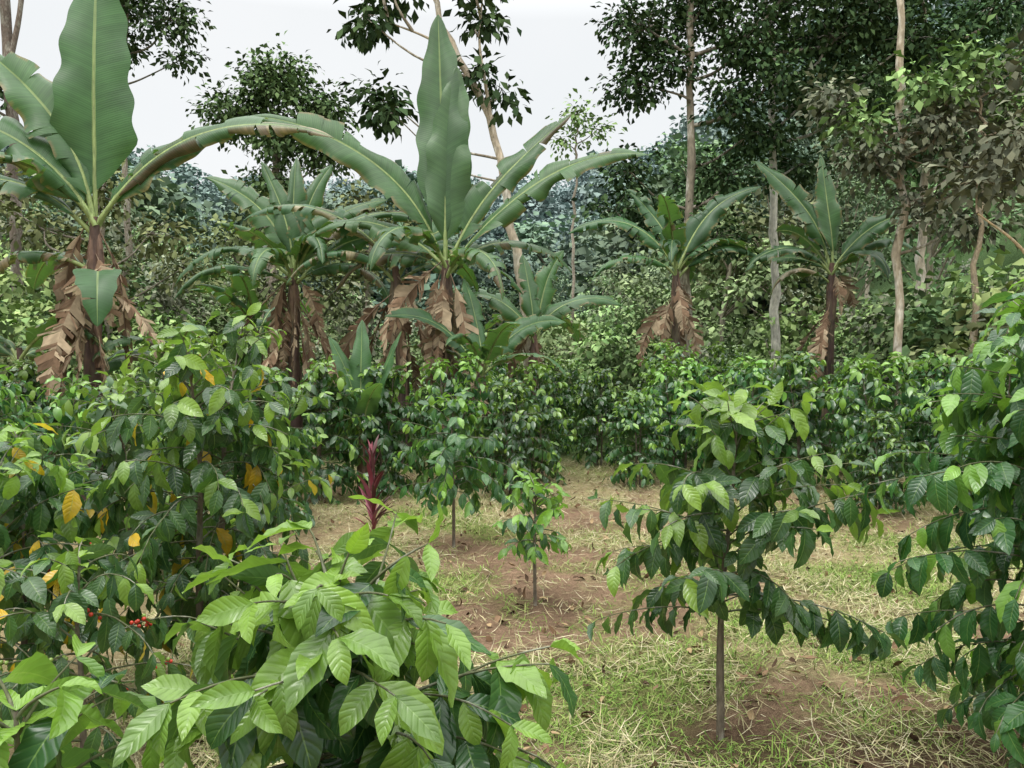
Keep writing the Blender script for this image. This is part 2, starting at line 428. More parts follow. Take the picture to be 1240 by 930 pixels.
def place(me,x,y,rz=0,sc=1,name='coffee_plant',sink=0.): return obj(name,me,(x,y,float(H(x,y))-sink),rz,sc)
place(coffee_mesh(1.17,.48,.30,11,.150,.036,9,bright=.52,stems=2,droop=1.15,lowfull=.9),-.36,1.87,0)
place(coffee_mesh(1.0,.34,.30,12,.155,.042,9,bright=.40,stems=1),-.84,1.34,1)
place(coffee_mesh(1.38,.50,.44,13,.145,.036,8,bright=.52,lean=(.06,0),lowfull=.92,bare=.2,droop=.75),.87,3.3,.1)
place(coffee_mesh(2.0,.60,.28,14,.145,.038,8,bright=.30,stems=2),2.1,2.95,.2)
place(coffee_mesh(.76,.24,.34,15,.12,.034,7,bright=.9,droop=.8),.15,5.1)
place(coffee_mesh(1.22,.46,.38,16,.135,.04,7,bright=.28,droop=1.1),-.49,6.7)
place(coffee_mesh(1.72,.52,.3,17,.135,.043,7,bright=.32,yellow=.035,berries=.05,stems=2,droop=1.2,bmax=.9),-1.45,3.75)
place(coffee_mesh(1.25,.50,.2,18,.135,.046,7,bright=.32,yellow=.06,berries=.12,stems=2,droop=1.25,bmax=.8),-2.2,3.45)
place(coffee_mesh(.85,.45,.15,19,.13,.05,7,bright=.24,yellow=.06,berries=.25,stems=1,droop=1.4,bmax=.75),-1.6,2.95)
rowm=[coffee_mesh(1.42+.1*i,.58,.15,30+i,.145,.05,5,(-1,0,1),bright=.26+.12*(i%2),stems=2,droop=1.0,twig=.06,mat=M_COFR) for i in range(4)]
rows=[(-2.6,5.7,1.0),(-3.6,5.6,.9),(-2.3,7.3,.9),(-3.1,7.4,1.),(-4.5,7.4,1.),(-2.2,8.8,1.),(-1.5,9.3,.9),(-.75,9.8,.9),(-3.9,9.2,1.),(-5.4,9.1,1.),
 (.0,9.1,.8),(.35,10.4,.85),(-.3,11.3,.9),(1.55,9.8,.75),(1.25,11.6,.85),(2.2,10.5,.85),(2.75,9.9,1.05),(2.35,11.9,1.),(3.5,9.7,.98),(4.15,9.0,.9),(3.3,11.5,1.05),(4.5,10.6,1.),
 (4.6,7.6,1.0),(5.4,8.8,1.),(5.5,7.2,1.1),(5.6,10.6,1.05),(3.75,8.1,.62),(6.4,9.6,1.1)]
rs=np.random.RandomState(77)
for yy in (13.0,14.8,16.8):
    for xx in np.arange(-.62*yy,.66*yy,1.5):
        rows.append((xx+rs.randn()*.25,yy+rs.randn()*.3,.8+.3*rs.rand()))
for i,(x,y,s) in enumerate(rows): place(rowm[i%4],x,y,rs.rand()*6.28,s)

# ------------------------------------------------------------------ banana
GB=np.array([.042,.12,.043]); GB2=np.array([.085,.19,.07]); BRN=np.array([.22,.145,.095]); TAN=np.array([.40,.31,.21])
def banana_leaf(mb,base,az,el,L,W,bend,rs,tear=.08,dead=0.,roll=0.,sag=.35,fold=.35,col=None,twist=0.,pet=.14,azd=None,dtip=0.):
    alld=dead>=.9
    if not alld and bend>30:
        W*=1.3; roll*=1.25; bend*=1.18; L*=1.04; tear*=1.5
    az=math.radians(az);el=math.radians(el);bend=math.radians(bend);roll=-math.radians(roll)*1.2
    azd=rs.randn()*8 if azd is None else azd
    n=60; base=np.array(base,float)
    col=(GB+(GB2-GB)*rs.rand()) if col is None else np.array(col)
    P=[base];Ts=[];Ns=[];Bs=[]; wob=rs.rand()*6
    for i in range(n+1):
        s=i/n; e=el-bend*s**1.25+.05*math.sin(s*7+wob); a=az+math.radians(azd)*s
        e=max(e,-1.5)
        h=np.array([math.cos(a),math.sin(a),0])
        t=h*math.cos(e)+UP*math.sin(e); nn=-h*math.sin(e)+UP*math.cos(e); b=np.cross(t,nn)
        r=roll+math.radians(twist)*s+.15*math.sin(s*5+wob)
        nn,b=nn*math.cos(r)+b*math.sin(r), b*math.cos(r)-nn*math.sin(r)
        Ts.append(t);Ns.append(nn);Bs.append(b)
        if i<n: P.append(P[-1]+t*L/n)
    P=np.array(P)
    ribc=np.array([.24,.31,.11]) if not alld else BRN*.8
    tube(mb,P-np.array(Ns)*.010,np.linspace(.030 if not alld else .012,.004,n+1)*min(1,L/2),5,ribc,1)
    i0=int(pet*n); m=5
    for sd in (-1,1):
        i=i0; ph=rs.rand()*6; ph2=rs.rand()*6
        sdsag=rs.randn()*.25
        while i<n:
            g=1
            while i+g<n and rs.rand()>tear: g+=1
            g=min(g,n-i)
            if alld:
                sg=sdsag+rs.randn()*.45; wf=.30+.7*rs.rand()
            else:
                sg=sag+(rs.randn()*.25+.15)*(1 if tear>.05 else .3)+ (abs(rs.randn())*.9 if rs.rand()<tear*1.6 else 0)
                wf=1-.18*rs.rand()*(tear>.03)-.35*(rs.rand()<tear*.6)
            isdead = alld or (rs.rand()<dead) or (dtip and i/n>1-dtip)
            if isdead and not alld: wf*=.6+.3*rs.rand(); sg+=.6
            rows=[]; cols=[]; uvs=[]
            gc=(TAN if rs.rand()<.5 else BRN)*(.55+.6*rs.rand())
            shear=.22+(rs.randn()*.25 if isdead else rs.randn()*.07)
            if alld: shear=.5+rs.rand()*.6
            for q in range(g+1):
                s=(i+q)/n
                j=min(n,i+q); sp=(s-pet)/(1-pet); sp=min(max(sp,0),1)
                w=W/2*min(1,(sp/.16+.02)**.6)*max(0,(1-sp**3.0))**.8*wf
                p=P[j]
                row=[]
                ang=fold+.12*math.sin(s*9+ph2); o=np.zeros(3)
                edge=(1+.06*math.sin(s*40+ph)+.05*math.sin(s*13+ph2))
                # torn strips narrow toward their outer end
                tq=(0.5-q/g)*min(.35,.02*g+.08) if (tear>.05 and g<14) else 0.
                for k in range(m+1):
                    if k:
                        o=o+(math.cos(ang)*sd*Bs[j]+math.sin(ang)*Ns[j]+Ts[j]*shear)*(w*edge/m)+Ts[j]*tq*L/n*g*.12*k/m
                        ang-= (sg+fold*.8)/m*(1.0+.3*math.sin(s*23+ph))*(1.6 if not alld else 1.1)
                        if alld: ang+=.25*math.sin(k*2.1+s*17+ph)
                    row.append(p+o)
                    c=col*(1+.10*math.sin(s*31+ph))
                    if isdead:
                        c=gc*(.8+.4*rs.rand()) if (alld or k>=2) else (col*.6+gc*.4 if k==1 else col)
                    elif k==m and rs.rand()<.7*(tear>.03): c=np.array([.28,.20,.09])
                    cols.append(c); uvs.append((.5+sd*.5*k/m,s))
                rows.append(row)
            V=np.array(rows).reshape(-1,3)
            a,b_=np.meshgrid(np.arange(g),np.arange(m),indexing='ij')
            F=np.stack([a*(m+1)+b_,a*(m+1)+b_+1,(a+1)*(m+1)+b_+1,(a+1)*(m+1)+b_],-1)
            if sd<0: F=F[...,::-1]
            mb.add(V,F,np.array(cols),np.array(uvs),3 if alld else 0)
            i+=g

def banana(name,x,y,stem_pts,leafspec,seed,hang=5,rstem=.13,auto=0,autoL=1.6,hl=1.2):
    rs=np.random.RandomState(seed); mb=MB(); g=float(H(x,y))
    sp=smooth_path(stem_pts,18)
    n=len(sp); tt=np.linspace(0,1,n)[:,None]
    sc=np.array([.045,.026,.022])*(1-tt)+np.array([.10,.055,.04])*tt
    sc=sc*(.7+.6*rs.rand(n,1))
    tube(mb,sp,rstem*(1-.6*tt[:,0])*(1+.05*rs.randn(n)),12,sc,2,.12,rs)
    top=sp[-1]
    for i in range(8):
        a=rs.rand()*6.28; k=rs.randint(4,n-2); d=np.array([math.cos(a),math.sin(a),0])
        r=rstem*(1-.6*k/n)
        tube(mb,smooth_path([sp[k-4]+d*r*.7,sp[k-1]+d*r*.85,sp[min(n-1,k+1)]+d*r*1.1],5),[r*.4,r*.4,r*.3,r*.2,r*.05],6,BRN*(.2+.6*rs.rand()),2)
    for L_ in leafspec:
        kw=dict(L_[6]) if len(L_)>6 else {}
        az,el,L,W,bend,_=L_[:6]
        z0=kw.pop('dz',0.)-.25*rs.rand()*(el<60)
        banana_leaf(mb,top+np.array([rs.randn()*.02,rs.randn()*.02,z0-.1]),az,el,L,W,bend,rs,**kw)
        a=math.radians(az); d=np.array([math.cos(a),math.sin(a),0])
        tube(mb,smooth_path([top+[0,0,z0-.85]+d*rstem*.35,top+[0,0,z0-.4]+d*rstem*.4,top+[0,0,z0-.08]],6),[.04,.045,.045,.04,.035,.028],6,np.array([.13,.075,.05])*(.5+.9*rs.rand()),2)
    for i in range(auto):
        banana_leaf(mb,top+np.array([0,0,-.15-.1*rs.rand()]),rs.rand()*360,35+40*rs.rand(),autoL*(.7+.5*rs.rand()),autoL*.25,50+70*rs.rand(),rs,tear=.15,roll=rs.randn()*20,dead=.1)
    for i in range(hang):
        k=rs.randint(int(n*.55),n); a=rs.rand()*360
        d=np.array([math.cos(math.radians(a)),math.sin(math.radians(a)),0])
        banana_leaf(mb,sp[k]+d*rstem*.4,a,-35-35*rs.rand(),hl*(.5+.7*rs.rand()),.26+.16*rs.rand(),45,rs,tear=.38,dead=1.,fold=.1,twist=rs.randn()*20,roll=rs.randn()*45,pet=.15)
    return obj(name,mb.mesh(name,[M_BAN,M_STEM,M_STEM,M_DRY]),(x,y,g))

def S(h,lean=(0,0)): return [(0,0,-.1),(lean[0]*.3,lean[1]*.3,h*.4),(lean[0]*.6,lean[1]*.6,h*.75),(lean[0],lean[1],h)]
banana('banana_plant',-4.72,9,S(3.15,(.08,0)),[
 (95,88,3.1,.84,5,0,dict(tear=.0,fold=.15,sag=.12)),
 (8,60,2.2,.50,50,0,dict(tear=.10,roll=-38,sag=.5)),
 (-4,52,3.1,.58,66,0,dict(tear=.14,dead=.45,roll=-35,dtip=.3,sag=.7)),
 (184,66,2.1,.60,66,0,dict(tear=.08,roll=30,sag=.6)),
 (175,78,2.5,.60,44,0,dict(tear=.05,roll=30)),
 (200,48,2.1,.55,85,0,dict(tear=.12,roll=20,sag=.7)),
 (150,72,2.3,.50,40,0,dict(tear=.1,roll=20)),
 (230,60,1.9,.50,110,0,dict(tear=.18,dead=.15,sag=.7)),
 (-60,50,1.4,.36,135,0,dict(dz=-.6,tear=0.02,sag=.1)),
 (190,30,1.6,.45,100,0,dict(dz=-.3,tear=.25,dead=.6,sag=.8)),
 (150,50,1.6,.45,100,0,dict(dz=-.5,tear=.1))],101,12,.12,hl=1.5)
banana('banana_plant',-4.1,9.6,S(1.6,(.1,0)),[],102,2,.07,auto=5,autoL=1.2,hl=.8)
banana('banana_plant',-5.6,9.3,S(1.7,(-.1,0)),[],103,2,.08,auto=5,autoL=1.3,hl=.8)
banana('banana_plant',-3.25,12,S(2.9,(0,0)),[
 (95,84,1.9,.50,14,0,dict(tear=.06)),(170,72,2.1,.45,50,0,dict(tear=.10,roll=35)),(150,80,1.9,.45,25,0,dict(tear=.1,roll=40)),
 (30,68,1.9,.42,55,0,dict(tear=.1,roll=-40)),(10,58,1.9,.44,70,0,dict(tear=.14,roll=-35,sag=.7)),(60,78,2.0,.5,28,0,dict(tear=.08,roll=-45)),
 (185,45,2.0,.42,95,0,dict(tear=.25,roll=15,sag=.8)),(350,40,1.9,.42,105,0,dict(tear=.25,dead=.3,roll=-10,sag=.8)),
 (260,50,1.6,.42,120,0,dict(tear=.25,sag=.7)),(310,60,1.7,.42,115,0,dict(tear=.15,sag=.7)),(210,30,1.8,.40,80,0,dict(tear=.2,sag=.8)),
 (0,60,2.4,.45,80,0,dict(tear=.14,dead=.45,roll=-25,sag=.7))],104,15,.12,auto=3,hl=1.8)
banana('banana_plant',-4.0,12.6,S(2.0,(0,0)),[],105,4,.09,auto=6,autoL=1.5)
banana('banana_plant',-.95,11,S(2.9,(.05,0)),[
 (105,85,3.65,.76,8,0,dict(tear=.01,fold=.3,sag=.2,roll=12,azd=0)),
 (65,86,2.85,.66,7,0,dict(tear=.01,fold=.55,sag=.1,roll=-25,azd=0)),
 (8,62,2.8,.60,26,0,dict(tear=.10,roll=-48,dead=.05,azd=0)),
 (-6,58,3.2,.56,54,0,dict(tear=.16,roll=-30,dead=.16,sag=.7,azd=0)),
 (183,68,3.4,.56,60,0,dict(tear=.07,roll=38,sag=.5,azd=0)),
 (176,50,2.2,.5,76,0,dict(tear=.15,roll=25,sag=.7)),
 (20,50,2.1,.46,90,0,dict(tear=.2,roll=-20,dead=.2,sag=.8)),
 (240,52,2.0,.46,115,0,dict(tear=.2,sag=.8)),(160,40,1.9,.46,95,0,dict(tear=.2,roll=20,dead=.3,sag=.8)),
 (300,48,1.9,.46,120,0,dict(tear=.2,dead=.25,sag=.8))],106,13,.13,hl=1.7)
banana('banana_plant',-1.5,11.4,S(2.85,(-.15,0)),[(170,60,2.6,.46,80,0,dict(tear=.2,dead=.5,roll=20,sag=.8)),(200,50,1.8,.46,100,0,dict(tear=.25,dead=.3,sag=.8))],107,9,.12,auto=4,autoL=1.8,hl=1.5)
banana('banana_plant',-.55,10.7,S(1.5,(.15,0)),[(120,80,1.4,.38,30,0,{}),(20,60,1.4,.32,60,0,dict(roll=-30)),(200,60,1.5,.32,60,0,dict(roll=30))],108,4,.08,auto=5,autoL=1.2,hl=.9)
banana('banana_plant',.25,12.4,S(2.0,(.1,0)),[(5,60,1.6,.38,80,0,dict(roll=-25,sag=.6)),(60,75,1.7,.38,35,0,dict(roll=-40)),(180,60,1.6,.38,75,0,dict(roll=25)),(110,80,1.4,.40,20,0,{})],109,5,.09,auto=4,autoL=1.4,hl=1.)
banana('banana_plant',-1.7,9.1,S(.8),[(170,80,1.2,.26,20,0,dict(tear=0,roll=30)),(10,82,1.25,.26,22,0,dict(tear=0,roll=-30)),(300,75,.9,.20,60,0,dict(tear=0)),(90,84,1.35,.28,10,0,dict(tear=0)),(220,60,.9,.20,80,0,{})],110,0,.05)
DG=(.035,.095,.035)
banana('banana_plant',2.85,14,S(3.2,(0,0)),[(175,60,2.2,.42,80,0,dict(roll=30,tear=.15,sag=.6)),(160,75,1.7,.36,35,0,dict(roll=40,tear=.12)),(10,70,2.1,.44,50,0,dict(roll=-35,col=DG,tear=.12)),(0,55,1.9,.4,95,0,dict(tear=.2,roll=-10,col=DG,sag=.8)),(185,45,1.6,.38,90,0,dict(tear=.25,dead=.3,roll=10,sag=.8)),(250,60,1.5,.36,120,0,dict(tear=.2,sag=.8,col=DG))],111,9,.10,auto=4,hl=1.3)
banana('banana_plant',5.5,14,S(3.2,(.05,0)),[(110,85,2.1,.52,14,0,dict(tear=.04)),(165,74,2.3,.42,35,0,dict(roll=35,tear=.12)),(5,55,1.9,.4,90,0,dict(tear=.15,roll=-15,sag=.7)),(182,50,1.8,.4,95,0,dict(tear=.15,roll=15,sag=.8,col=DG)),(-10,62,1.7,.4,60,0,dict(roll=-35,tear=.12)),(300,50,1.5,.4,115,0,dict(col=DG,sag=.7)),(200,40,1.4,.36,100,0,dict(dead=.3,sag=.8))],112,8,.12,auto=2,hl=1.3)

# ------------------------------------------------------------------ trees
def foliage(mb,centres,rs,per=45,cr=.22,L=.15,cols=(DARK,MID),W=.3,droop=.4,mi=0,nu=2,across=(-1,0,1)):
    c=np.repeat(np.asarray(centres),per,0); n=len(c)
    o=rs.randn(n,3)*np.array([1,1,.7])*cr
    D=nrm(o+rs.randn(n,3)*.5*cr); D[:,2]-=droop*rs.rand(n)
    Nn=UP+rs.randn(n,3)*.45
    cc=np.array(cols); a=cc[0]+(cc[1]-cc[0])*rs.rand(n,1)
    shade=np.repeat(.65+.8*rs.rand(len(centres),1),per,0)
    LL=L*(.6+.7*rs.rand(n))
    leaves(mb,c+o,D,Nn,LL,LL*W,.3+.8*rs.rand(n),.2,a*shade,nu=nu,across=across,mi=mi)

def tree(name,x,y,trunk,r0,r1,blobs,seed,cols,L=.16,per=40,cr=.22,bark=(.22,.18,.13),pale=False,W=.3,droop=.5,wig=.03,extra_limbs=()):
    rs=np.random.RandomState(seed); mb=MB(); g=float(H(x,y))
    tp=smooth_path(trunk,26); tp[1:-1]+=rs.randn(24,3)*wig*np.array([1,1,0])
    tube(mb,tp,np.linspace(r0,r1,26)*(1+.07*rs.randn(26)),9,np.array(bark)*(.75+.5*rs.rand(26,1)),1,.12,rs)
    for l in extra_limbs:
        lp=smooth_path(l[0],14); tube(mb,lp,np.linspace(l[1],l[2],14),6,np.array(bark),1,.1,rs)
        tp=np.vstack([tp,lp])
    cen=[]
    for (bx,by,bz,br,nc) in blobs:
        c=np.array([bx,by,bz]); d=np.linalg.norm(tp-c,axis=1)+2.0*np.maximum(0,tp[:,2]-bz+.5*br+.3*abs(bx))
        k=np.argmin(d); p=tp[k]; mid=(p+c)/2+np.array([rs.randn()*.15,rs.randn()*.15,-.1*np.linalg.norm(c-p)])
        rb=max(.012,min(r1*.7,.035*br+.008))
        tube(mb,smooth_path([p,mid,c],9),np.linspace(rb*1.3,rb*.5,9),5,np.array(bark)*.6,1)
        for q in range(nc):
            v=nrm(rs.randn(3))*br*(.35+.65*rs.rand()**.6)*np.array([1,1,.65]); e=c+v
            tube(mb,smooth_path([c-v*.1,c+v*.5+[0,0,.06*br],e],5),np.linspace(rb*.45,.004,5),3,np.array(bark)*.45,1)
            cen.append(e); 
            if rs.rand()<.5: cen.append(c+v*.6+rs.randn(3)*.1)
    foliage(mb,cen,rs,per,cr,L,cols,W,droop)
    return obj(name,mb.mesh(name,[M_TREE,M_PALE if pale else M_BARK]),(x,y,g))

TD=(np.array([.026,.058,.027]),np.array([.065,.12,.042]))
TO=(np.array([.09,.125,.05]),np.array([.17,.21,.085]))
TL=(np.array([.10,.17,.05]),np.array([.20,.28,.09]))
TG=(np.array([.09,.105,.072]),np.array([.18,.19,.12]))
TM=(np.array([.055,.10,.038]),np.array([.115,.175,.062]))
tree('shade_tree',.33,13,[(0,0,-.1),(-.05,0,1.6),(-.14,0,2.7),(-.40,.05,3.9),(-.62,.05,5.2),(-1.15,.1,6.3),(-1.62,.1,7.4),(-1.9,.1,9.2)],.10,.04,
 [(-2.7,0,7.0,.38,7),(-2.3,.3,7.6,.45,8),(-1.0,0,7.5,.4,7),(-.8,.2,7.0,.25,4),(-2.4,.2,5.8,.32,6),(-2.2,-.2,5.4,.22,4),(-.95,0,6.1,.2,3),(-1.5,0,8.7,.6,9),(-2.9,0,8.2,.5,8),(-.5,.2,5.9,.2,3)],201,TD,.20,20,.15,(.42,.35,.26),True,droop=1.0,
 extra_limbs=[([(-.62,.05,5.1),(-.75,0,5.9),(-.85,0,6.6),(-.8,0,7.3)],.035,.012),([(-1.2,.1,6.4),(-1.7,.1,6.7),(-2.3,0,6.9)],.03,.012)])
tree('shade_tree',3.2,15,[(-.1,0,-.1),(0,0,2),(.08,0,4.5),(.1,0,7),(.05,0,10.5)],.11,.05,
 [(-.7,0,7.6,.8,26),(.4,.2,8.2,.9,32),(-.8,.3,6.7,.55,14),(1.1,0,7.4,.7,20),(.7,-.2,6.2,.5,12),(-1.0,0,5.0,.5,10),(.9,.3,5.0,.6,13),(-.2,0,9.6,1.1,20),(1.6,0,6.7,.7,18),(1.9,.3,8.3,.9,26),(-.4,.2,4.2,.5,9),(.6,0,3.8,.5,9),(-1.3,0,4.3,.45,9),(-.2,0,6.9,.5,9),(1.3,.5,5.8,.6,12)],202,TD,.14,32,.19,(.28,.24,.18),True)
tree('shade_tree',5.22,16,[(0,0,-.1),(0,0,2.5),(-.02,0,4),(-.1,0,7),(-.4,0,9.5),(-.5,0,11)],.095,.05,
 [(.6,0,6.6,.8,20),(1.1,.2,7.9,.9,24),(-.2,0,5.9,.5,10),(.7,0,9.0,1.0,24),(-.7,0,9.2,.9,22),(.5,.3,5.4,.55,11),(1.5,0,6.9,.7,15),(2.0,.3,8.6,1.0,24),(2.8,.3,7.9,.8,16),(0,.3,7.9,.7,14)],203,TD,.15,32,.21,(.48,.46,.40),True)
tree('shade_tree',6.0,12.5,[(.05,0,-.1),(0,0,2.5),(0,0,4.8),(-.05,0,7),(0,0,9)],.075,.04,
 [(.35,-.3,5.2,.55,11),(-.5,0,4.7,.55,11),(.9,-.2,4.5,.6,11),(1.3,0,5.6,.6,11),(.2,0,3.9,.45,8),(1.7,0,4.6,.6,10),(-.9,.2,5.6,.5,8),(1.0,0,3.7,.4,7)],204,TG,.14,32,.18,(.34,.28,.2),True)
tree('shade_tree',6.9,12.0,[(0,0,-.1),(0,0,2.5),(.1,0,4.5),(0,0,5.4)],.06,.02,
 [(-.9,0,5.65,.3,6),(0,0,5.9,.35,7),(-.4,0,5.5,.3,6),(.7,0,5.3,.4,8),(-1.7,.2,5.1,.3,6)],205,TL,.17,20,.16,(.3,.24,.16))
tree('shade_tree',8.6,17,[(0,0,-.1),(0,0,3),(.1,0,6),(0,0,8.5)],.12,.05,
 [(0,0,8.0,.9,22),(-1.2,0,7.0,.8,18),(1.2,0,7.2,.9,20),(.2,0,6.0,.8,16),(-.5,0,9.3,.9,20),(1.4,0,8.8,.9,18),(-1.6,0,8.4,.8,16)],214,TD,.17,34,.24,(.3,.26,.2),True)
tree('shade_tree',5.95,8.6,[(0,0,-.1),(0,0,1.5),(-.15,0,2.6),(-.3,0,3.4)],.07,.02,
 [(-.5,0,3.9,.4,8),(.1,0,4.2,.5,9),(-.9,.2,3.5,.3,6),(.3,0,3.4,.4,7),(-.2,0,4.9,.5,8)],206,TG,.14,26,.16,(.48,.36,.22),
 extra_limbs=[([(-.05,0,2.0),(-.5,0,2.7),(-1.0,0,3.1)],.03,.01),([(-.2,0,2.7),(0,0,3.2),(.1,0,3.8)],.03,.01),([(-.1,0,2.3),(-.35,0,3.0),(-.4,0,3.6)],.028,.01)])
tree('shade_tree',-9.0,19,[(-.2,0,-.1),(0,0,3),(-.1,0,6),(.1,0,9)],.09,.04,
 [(.1,0,8.6,.6,12),(1.0,0,8.0,.7,13),(-.3,0,7.4,.5,9),(.5,0,9.2,.8,12),(1.3,0,7.1,.4,6),(-.6,.2,9.3,.5,8)],207,TD,.17,30,.2,(.20,.17,.13))
tree('shade_tree',-7.0,24,[(-.6,0,-.1),(-.2,0,3),(0,0,6),(0,0,8)],.2,.08,
 [(0,0,8.9,1.1,28),(1.1,0,8.0,1.0,22),(-1.1,0,7.9,.9,20),(.2,0,7.2,1.0,22),(-.3,0,5.8,.8,14),(1.5,0,6.7,.7,14)],208,TM,.2,40,.27,(.20,.17,.13))
tree('shade_tree',-9.6,15.5,[(0,0,-.1),(.1,0,3),(0,0,6),(.1,0,10)],.12,.08,
 [(-1.0,0,7.2,.5,8),(-.4,0,5.2,.5,8)],209,TD,.16,30,.2,(.14,.11,.09),extra_limbs=[([(0,0,5.5),(.3,0,7),(.35,0,9)],.06,.04)])
tree('shade_tree',1.5,20,[(0,0,-.1),(0,0,3),(.1,0,6),(.1,0,7.0)],.05,.02,
 [(.1,0,7.3,.35,6),(.6,0,6.9,.3,5),(-.3,0,6.7,.3,5)],210,TL,.16,16,.2,(.3,.25,.2))
tree('shade_tree',-3.6,20,[(0,0,-.1),(0,0,3),(.1,0,4),(.1,0,5)],.08,.04,
 [(0,0,5.0,.7,12),(-.9,0,4.5,.6,10),(1.0,0,4.3,.6,10),(0,0,3.6,.8,12)],211,TO,.16,30,.24,(.25,.2,.15))
tree('shade_tree',-7.4,14.5,[(0,0,-.1),(.1,0,1.5),(0,0,3),(.1,0,4.2)],.08,.03,
 [(0,0,3.9,.6,10),(-1.0,0,3.3,.6,10),(.9,0,3.2,.6,9),(-.2,0,2.6,.6,8),(1.5,0,2.6,.5,7),(-1.9,0,3.9,.5,9)],212,TO,.16,24,.22,(.3,.25,.2))
tree('shade_tree',-4.9,16.5,[(0,0,-.1),(.1,0,1.5),(0,0,3),(-.1,0,4.4)],.08,.03,
 [(0,0,4.4,.6,10),(-.9,0,3.9,.6,9),(.8,0,3.6,.6,9),(-.2,0,2.9,.6,8),(1.3,0,2.9,.5,7)],213,TO,.16,24,.22,(.3,.25,.2))

# ------------------------------------------------------------------ forest mass
def forest_mesh(seed,h,r,cols,L,nb,nc,per,low=.1,W=.36):
    rs=np.random.RandomState(seed); mb=MB()
    tp=smooth_path([(0,0,-.5),(rs.randn()*.2,0,h*.4),(rs.randn()*.3,rs.randn()*.3,h*.8)],8)
    tube(mb,tp,np.linspace(.015*h,.007*h,8),6,(.34,.30,.23),1)
    cen=[]
    for i in range(nb):
        f=low+(1-low)*rs.rand()
        rr=r*math.sqrt(max(0,1-((f-.55)/.5)**2))*.8
        a=rs.rand()*6.28; rad=rr*rs.rand()**.5
        c=np.array([math.cos(a)*rad,math.sin(a)*rad,f*h])
        tube(mb,smooth_path([tp[min(7,int(f*7))],(tp[min(7,int(f*7))]+c)/2,c],4),np.linspace(.006*h,.002*h,4),3,(.2,.17,.12),1)
        for q in range(nc): cen.append(c+rs.randn(3)*r*.2*np.array([1,1,.6]))
    foliage(mb,cen,rs,per,.07*r+.1,L,cols,W,.5)
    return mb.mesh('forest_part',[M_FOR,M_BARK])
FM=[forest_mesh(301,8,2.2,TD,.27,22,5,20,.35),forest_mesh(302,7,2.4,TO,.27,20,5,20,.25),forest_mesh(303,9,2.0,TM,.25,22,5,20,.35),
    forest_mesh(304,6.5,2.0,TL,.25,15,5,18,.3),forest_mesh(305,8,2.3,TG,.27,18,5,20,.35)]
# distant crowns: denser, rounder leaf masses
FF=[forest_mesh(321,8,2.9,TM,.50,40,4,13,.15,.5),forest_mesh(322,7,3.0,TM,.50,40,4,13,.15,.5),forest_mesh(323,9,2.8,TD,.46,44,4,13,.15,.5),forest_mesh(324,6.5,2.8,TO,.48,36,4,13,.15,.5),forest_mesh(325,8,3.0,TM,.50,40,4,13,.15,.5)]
FH=[8,7,9,6.5,8]
SM=[forest_mesh(311,2.4,1.3,TO,.15,14,5,18,.05),forest_mesh(312,3.2,1.4,TG,.17,12,5,16,.05),forest_mesh(313,2.0,1.2,TM,.15,14,5,18,.05),forest_mesh(314,2.6,1.2,TL,.19,12,5,15,.05)]
forest=bpy.data.objects.new('forest',None); scene.collection.objects.link(forest)
shr=bpy.data.objects.new('undergrowth_shrubs',None); scene.collection.objects.link(shr)
rs=np.random.RandomState(55)
cnt=0
def canopy_top(u):
    # height of the wooded skyline per metre of distance across the valley: low gap in the middle, steep right slope
    return float(np.interp(u,[-.8,-.64,-.45,-.3,-.1,.0,.05,.13,.2,.28,.4,.6,.8],[.24,.22,.19,.18,.18,.18,.18,.20,.22,.27,.36,.48,.55]))
def ring(y0,y1,area,scale,k1=1.,meshes=FM):
    global cnt
    A=.78*(y1**2-y0**2); n=int(A/area)
    for i in range(n):
        y=math.sqrt(y0**2+(y1**2-y0**2)*rs.rand()); x=(rs.rand()*2-1)*.8*y
        k=rs.choice(5,p=[.14,.28,.28,.18,.12]); g=float(H(x,y)); u=x/y
        # open pocket in the middle of the valley through which the misty hill shows
        if -.36<u<.16 and y<60 and rs.rand()<.45: continue
        lim=(canopy_top(u)*y*(.70+.4*rs.rand())*k1+1.6-g)/FH[k]
        if y<45 and -.4<u<.18: lim*=.62
        elif y<85 and -.1<u<.16: lim*=.8
        elif y>45: lim*=1.2
        sc=min(scale*(.7+.5*rs.rand()),lim)
        if sc<.25: sc=.25
        obj('tree_%d'%cnt,meshes[k],(x,y,g-.2),rs.rand()*6.28,(max(sc,.5*scale)*(.9+.3*rs.rand()),)*2+(sc,),forest); cnt+=1
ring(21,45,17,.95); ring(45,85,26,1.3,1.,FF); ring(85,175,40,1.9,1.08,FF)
for i in range(150):
    y=15.5+15*rs.rand()**1.1; x=(rs.rand()*2-1)*.76*y
    obj('shrub_%d'%i,SM[rs.choice(4,p=[.3,.12,.35,.23])],(x,y,float(H(x,y))-.1),rs.rand()*6.28,.5+.6*rs.rand(),shr)
for i in range(50):
    y=10+6*rs.rand(); x=-(5.8+4.5*rs.rand())
    obj('shrub_b%d'%i,SM[rs.choice(4,p=[.2,.1,.3,.4])],(x,y,float(H(x,y))-.1),rs.rand()*6.28,.4+.5*rs.rand(),shr)
for i in range(20):
    y=10.5+6*rs.rand(); x=7+4*rs.rand()
    obj('shrub_c%d'%i,SM[rs.randint(4)],(x,y,float(H(x,y))-.1),rs.rand()*6.28,.7+.6*rs.rand(),shr)

